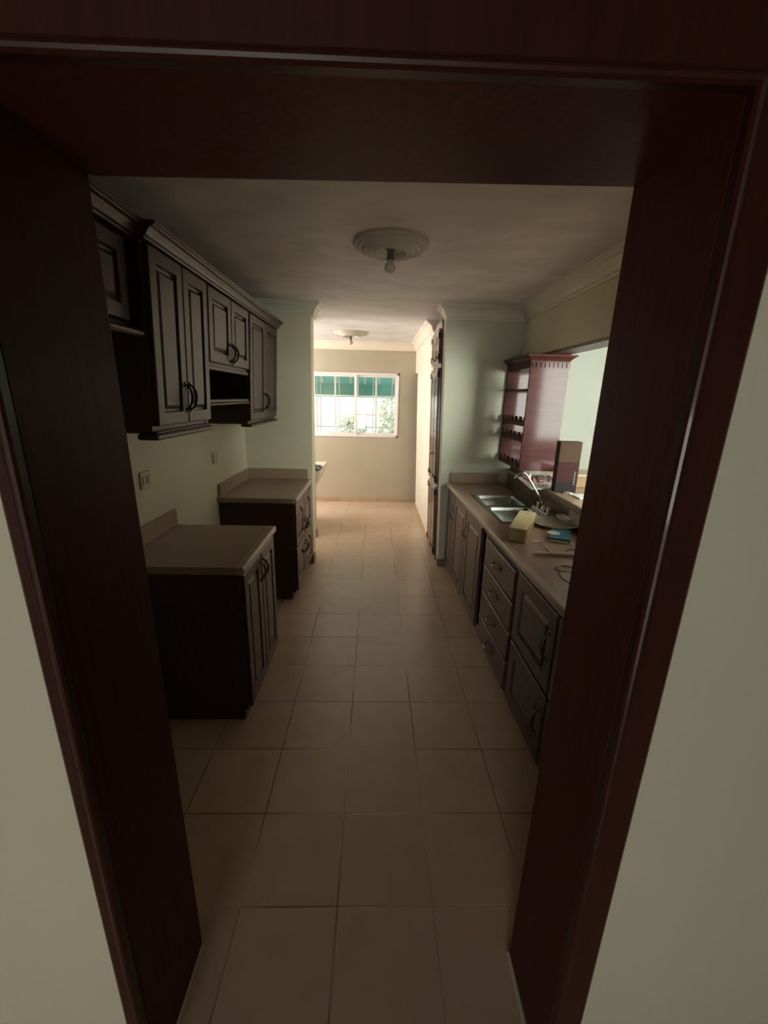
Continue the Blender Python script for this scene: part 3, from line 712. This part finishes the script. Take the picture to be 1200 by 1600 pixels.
def letters(mb, txt, u, v, wd, h, st):
    for ch in txt:
        if ch == 'V': stroke(mb, u, v+h, u+wd/2, v, st); stroke(mb, u+wd, v+h, u+wd/2, v, st)
        if ch == 'E':
            stroke(mb, u, v, u, v+h, st)
            for k in (0, .5, 1): stroke(mb, u, v+h*k, u+wd*.9, v+h*k, st*.8)
        if ch == 'N': stroke(mb, u, v, u, v+h, st); stroke(mb, u+wd, v, u+wd, v+h, st); stroke(mb, u, v+h, u+wd, v, st)
        if ch == 'S':
            stroke(mb, u+wd, v+h, u, v+h, st); stroke(mb, u, v+h, u, v+h/2, st); stroke(mb, u, v+h/2, u+wd, v+h/2, st); stroke(mb, u+wd, v+h/2, u+wd, v, st); stroke(mb, u+wd, v, u, v, st)
        u += wd*1.5
mb = MB(); letters(mb, 'VEN', .12, .42, .21, .44, .036); stroke(mb, .40, .24, .50, .20, .028); stroke(mb, .54, .26, .60, .18, .028); stroke(mb, .64, .22, .74, .24, .028)
mb.build('red_lettering', M_red, sn)
o = MB().tube([(1.300, 3.385, 1.0605), (1.300, 3.385, 1.105)], .009, 10).build('wooden_peg', M_white, None); o.data.transform(Matrix.Translation((-1.30, -3.385, -1.0605))); o.location = (1.30, 3.383, 1.0605)
tag(o, 'short pale peg standing on the far edge of the sale sign', 'peg')

# boxes on the bar
bx = thing('upright_carton', (1.38, 2.94, 1.053), 'tall dark brown cardboard carton with red and black bands standing on the bar', 'box')
fx = lambda u, v, w_: (1.309+u, 2.905+u*-.05+v*.65, 1.0535+w_*1.08)
mb = MB(fx); mb.box(0, .150, 0, .10, .20, .335); mb.build('carton_top', M_card, bx)
mb = MB(fx); mb.box(0, .150, 0, .10, .075, .1995); mb.build('red_band', M_cardred, bx)
mb = MB(fx); mb.box(0, .150, 0, .10, 0, .0745); mb.build('black_band', M_carddk, bx)
mb = MB(fx); mb.box(.122, .132, -.0015, -.0003, .05, .14); mb.build('blue_strip', M_blue2, bx)
t = thing('tan_carton', (1.62, 3.2, 1.053), 'tan cardboard box with a board across its top, partly behind the door frame', 'box')
mb = MB(); mb.box(1.52, 1.715, 3.08, 3.30, 1.0535, 1.138, .003); mb.build('carton_body', M_tan, t)
mb = MB(); mb.box(1.505, 1.73, 3.06, 3.31, 1.1385, 1.158, .003); mb.build('lid_board', M_lam, t)
mb = MB(); mb.loops([[(1.40, 2.93, 1.0535), (1.44, 2.87, 1.0535), (1.45, 2.91, 1.0535), (1.49, 2.92, 1.0535), (1.44, 2.96, 1.0535)], [(1.405, 2.935, 1.062), (1.43, 2.90, 1.074), (1.45, 2.92, 1.062), (1.465, 2.925, 1.057), (1.44, 2.955, 1.068)]])
o = mb.build('crumpled_paper', M_white, None); o.data.transform(Matrix.Translation((-1.44, -2.92, -1.053))); o.location = (1.385, 2.84, 1.0533)
tag(o, 'crumpled white paper on the bar at the foot of the cartons', 'paper')
o = MB().box(1.47, 1.62, 2.92, 3.06, 1.0535, 1.060, .002).build('white_envelope', M_white, None); o.data.transform(Matrix.Translation((-1.54, -2.99, -1.0535))); o.location = (1.46, 2.76, 1.0535)
tag(o, 'flat white sheet on the bar in front of the tan carton', 'paper')

# ---------------------------------------------------------------- open shelf unit (hutch) at end of bar
hu = thing('shelf_unit', (1.37, 3.7, 1.12), 'mahogany open shelf unit with notched bottle racks beside the end wall', 'shelf unit')
HX0, HX1, HY0, HY1, HZ0, HZ1 = 1.212, 1.515, 3.40, 4.005, 1.120, 1.985
MB().box(HX0, HX1, HY0, HY0+.022, HZ0, HZ1).build('side_panel', M_hutch, hu)
MB().box(HX0, HX1, HY1-.02, HY1-.0005, HZ0, HZ1).build('rear_panel', M_hutch, hu)
for z in (HZ0, 1.352, 1.480, 1.758): MB().box(HX0+.003, HX1 if z < 1.2 or z > 1.6 else HX1-.05, HY0+.023, HY1-.031, z, z+.020).build('shelf', M_hutch, hu)
MB().box(HX0, HX1, HY0+.023, HY1-.031, HZ1-.05, HZ1).build('top_panel', M_hutch, hu)
def notched(z, h=.055, n=5):
    mb = MB(); y0, y1 = HY0+.023, HY1-.031; L_ = (y1-y0)/n
    prof = [(y0, z), (y1, z), (y1, z+h)]
    for k in range(n-1, -1, -1):
        c = y0+L_*(k+.5); r = L_*.26
        prof.append((c+r+.012, z+h))
        for j in range(7): a = PI*j/6; prof.append((c+r*math.cos(a), z+h*.62-h*.42*math.sin(a)))
        prof.append((c-r-.012, z+h))
    prof.append((y0, z+h))
    mb.loops([[(HX0+.001, y, zz) for y, zz in prof], [(HX0+.016, y, zz) for y, zz in prof]])
    return mb
for z in (1.373, 1.501, 1.141): notched(z).build('bottle_rail', M_hutch, hu)
hc = [(0, 0), (.006, .002), (.010, .012), (.030, .030), (.040, .034), (.043, .046), (0, .046)]
mb = MB(); mb.sweep(hc, [(HX0, HY1), (HX0, HY0), (HX1, HY0), (HX1, HY1)][::-1], HZ1)
mb.box(HX0-.001, HX1+.001, HY0-.001, HY1, HZ1+.044, HZ1+.047)
mb.build('crown', M_hutch, hu)
MB().box(HX0-.004, HX1+.004, HY0-.006, HY0-.0005, HZ1-.055, HZ1-.008).build('dentil_band', M_hutch, hu)
for k in range(9):
    x = HX0+.006+k*.034; MB().box(x, x+.020, HY0-.014, HY0-.0065, HZ1-.045, HZ1-.010, .001).build('dentil', M_hutch, hu)

# ---------------------------------------------------------------- tall pantry in the passage
pk = thing('pantry_cabinet', (.70, 4.43, 0), 'tall glossy red-brown pantry cabinet with arched doors in the passage', 'cabinet')
fp = lambda u, v, w_: (.672-v-.025*w_, u, w_)
PY0, PY1 = 4.20, 4.715
mb = MB(fp); mb.box(PY0-.04, PY1, -.06, 0, .0, 2.345); mb.build('carcass', M_pantry, pk)
ym = (PY0+PY1)/2
for a, b in ((PY0, ym-.004), (ym+.004, PY1-.012)):
    near = a == PY0
    for z0, z1, ar in ((.05, .80, 0), (.83, 1.97, .06), (2.01, 2.32, .06)):
        d = door(fp, pk, a, b, z0, z1, M_pantry, arch=ar, fwid=.05, t=.022)
        if z0 > .5:
            mb = MB(fp); hz = 1.12 if z0 < 1 else 2.055; hy = b-.03 if near else a+.03
            mb.tube([(hy, .022, hz), (hy, .034, hz), (hy, .040, hz), (hy, .046, hz)], [.005, .006, .012, .008], 10); mb.build('knob', M_chrome, d, smooth='auto')
        for hz in (z0+.06, z1-.06):
            yh = a if near else b
            MB(fp).box(yh-.006, yh+.006, .004, .028, hz-.028, hz+.028, .002).build('hinge', M_hinge, d)
pc = [(0, 0), (.012, .004), (.020, .03), (.045, .062), (.060, .068), (.062, .082), (0, .082)]
mb = MB(); mb.sweep(pc, [(.735, PY1), (.612, PY1), (.612, PY0-.03)][::-1] if False else [(.612, PY0-.03), (.612, PY1), (.735, PY1)][::-1], 2.347)
mb.build('crown', M_pantry, pk)

# ---------------------------------------------------------------- switches
def switch(y, z, w_, h, label):
    t = thing('switch_plate', (XL, y, z), label, 'switch', 'wall plates on the left wall')
    MB().box(XL, XL+.008, y-w_/2, y+w_/2, z-h/2, z+h/2, .003).build('cover', M_plate, t)
    for k in (-1, 1): MB().box(XL+.0082, XL+.012, y+k*w_*.2-.012, y+k*w_*.2+.012, z-.022, z+.022, .002).build('rocker', M_plate, t)
switch(2.235, 1.225, .105, .095, 'square cream wall plate above the near left worktop')
switch(3.245, 1.205, .095, .085, 'small cream wall plate above the gap between the left worktops')

# ---------------------------------------------------------------- laundry basin
lb = thing('laundry_basin', (-1.0, 5.3, 0), 'off-white laundry basin with sloped front past the left wall', 'sink')
mb = MB()
mb.loops([[(-.66, 5.0, .80), (-1.30, 5.0, .80), (-1.30, 5.0, .45), (-.80, 5.0, .45), (-.655, 5.0, .76)], [(-.66, 5.75, .80), (-1.30, 5.75, .80), (-1.30, 5.75, .45), (-.80, 5.75, .45), (-.655, 5.75, .76)]])
mb.build('basin', M_conc, lb); MB().box(-1.25, -.95, 5.08, 5.68, 0, .449).build('pedestal', M_conc, lb)
mb = MB(); n, m_ = 10, 6
for i in range(n):
    for j in range(m_): pass
P = [[(-.98+.325*i/n, 5.0+.3*j/m_, .803+.085*abs(math.sin(i*1.3+j))*(1-.8*i/n)+.006) for j in range(m_+1)] for i in range(n+1)]
ids = [[mb.pt(p) for p in r] for r in P]; bot = [[mb.pt((p[0], p[1], .8012)) for p in r] for r in P]
for i in range(n):
    for j in range(m_):
        mb.face((ids[i][j], ids[i+1][j], ids[i+1][j+1], ids[i][j+1])); mb.face((bot[i][j], bot[i][j+1], bot[i+1][j+1], bot[i+1][j]))
for i in range(n):
    mb.face((bot[i][0], bot[i+1][0], ids[i+1][0], ids[i][0])); mb.face((bot[i][m_], ids[i][m_], ids[i+1][m_], bot[i+1][m_]))
for j in range(m_):
    mb.face((bot[0][j], ids[0][j], ids[0][j+1], bot[0][j+1])); mb.face((bot[n][j], bot[n][j+1], ids[n][j+1], ids[n][j]))
o = mb.build('folded_cloth', M_cloth, None); o.data.transform(Matrix.Translation((.85, -5.2, -.8012))); o.location = (-.85, 5.2, .8012)
tag(o, 'crumpled dark patterned cloth on the laundry basin', 'cloth')
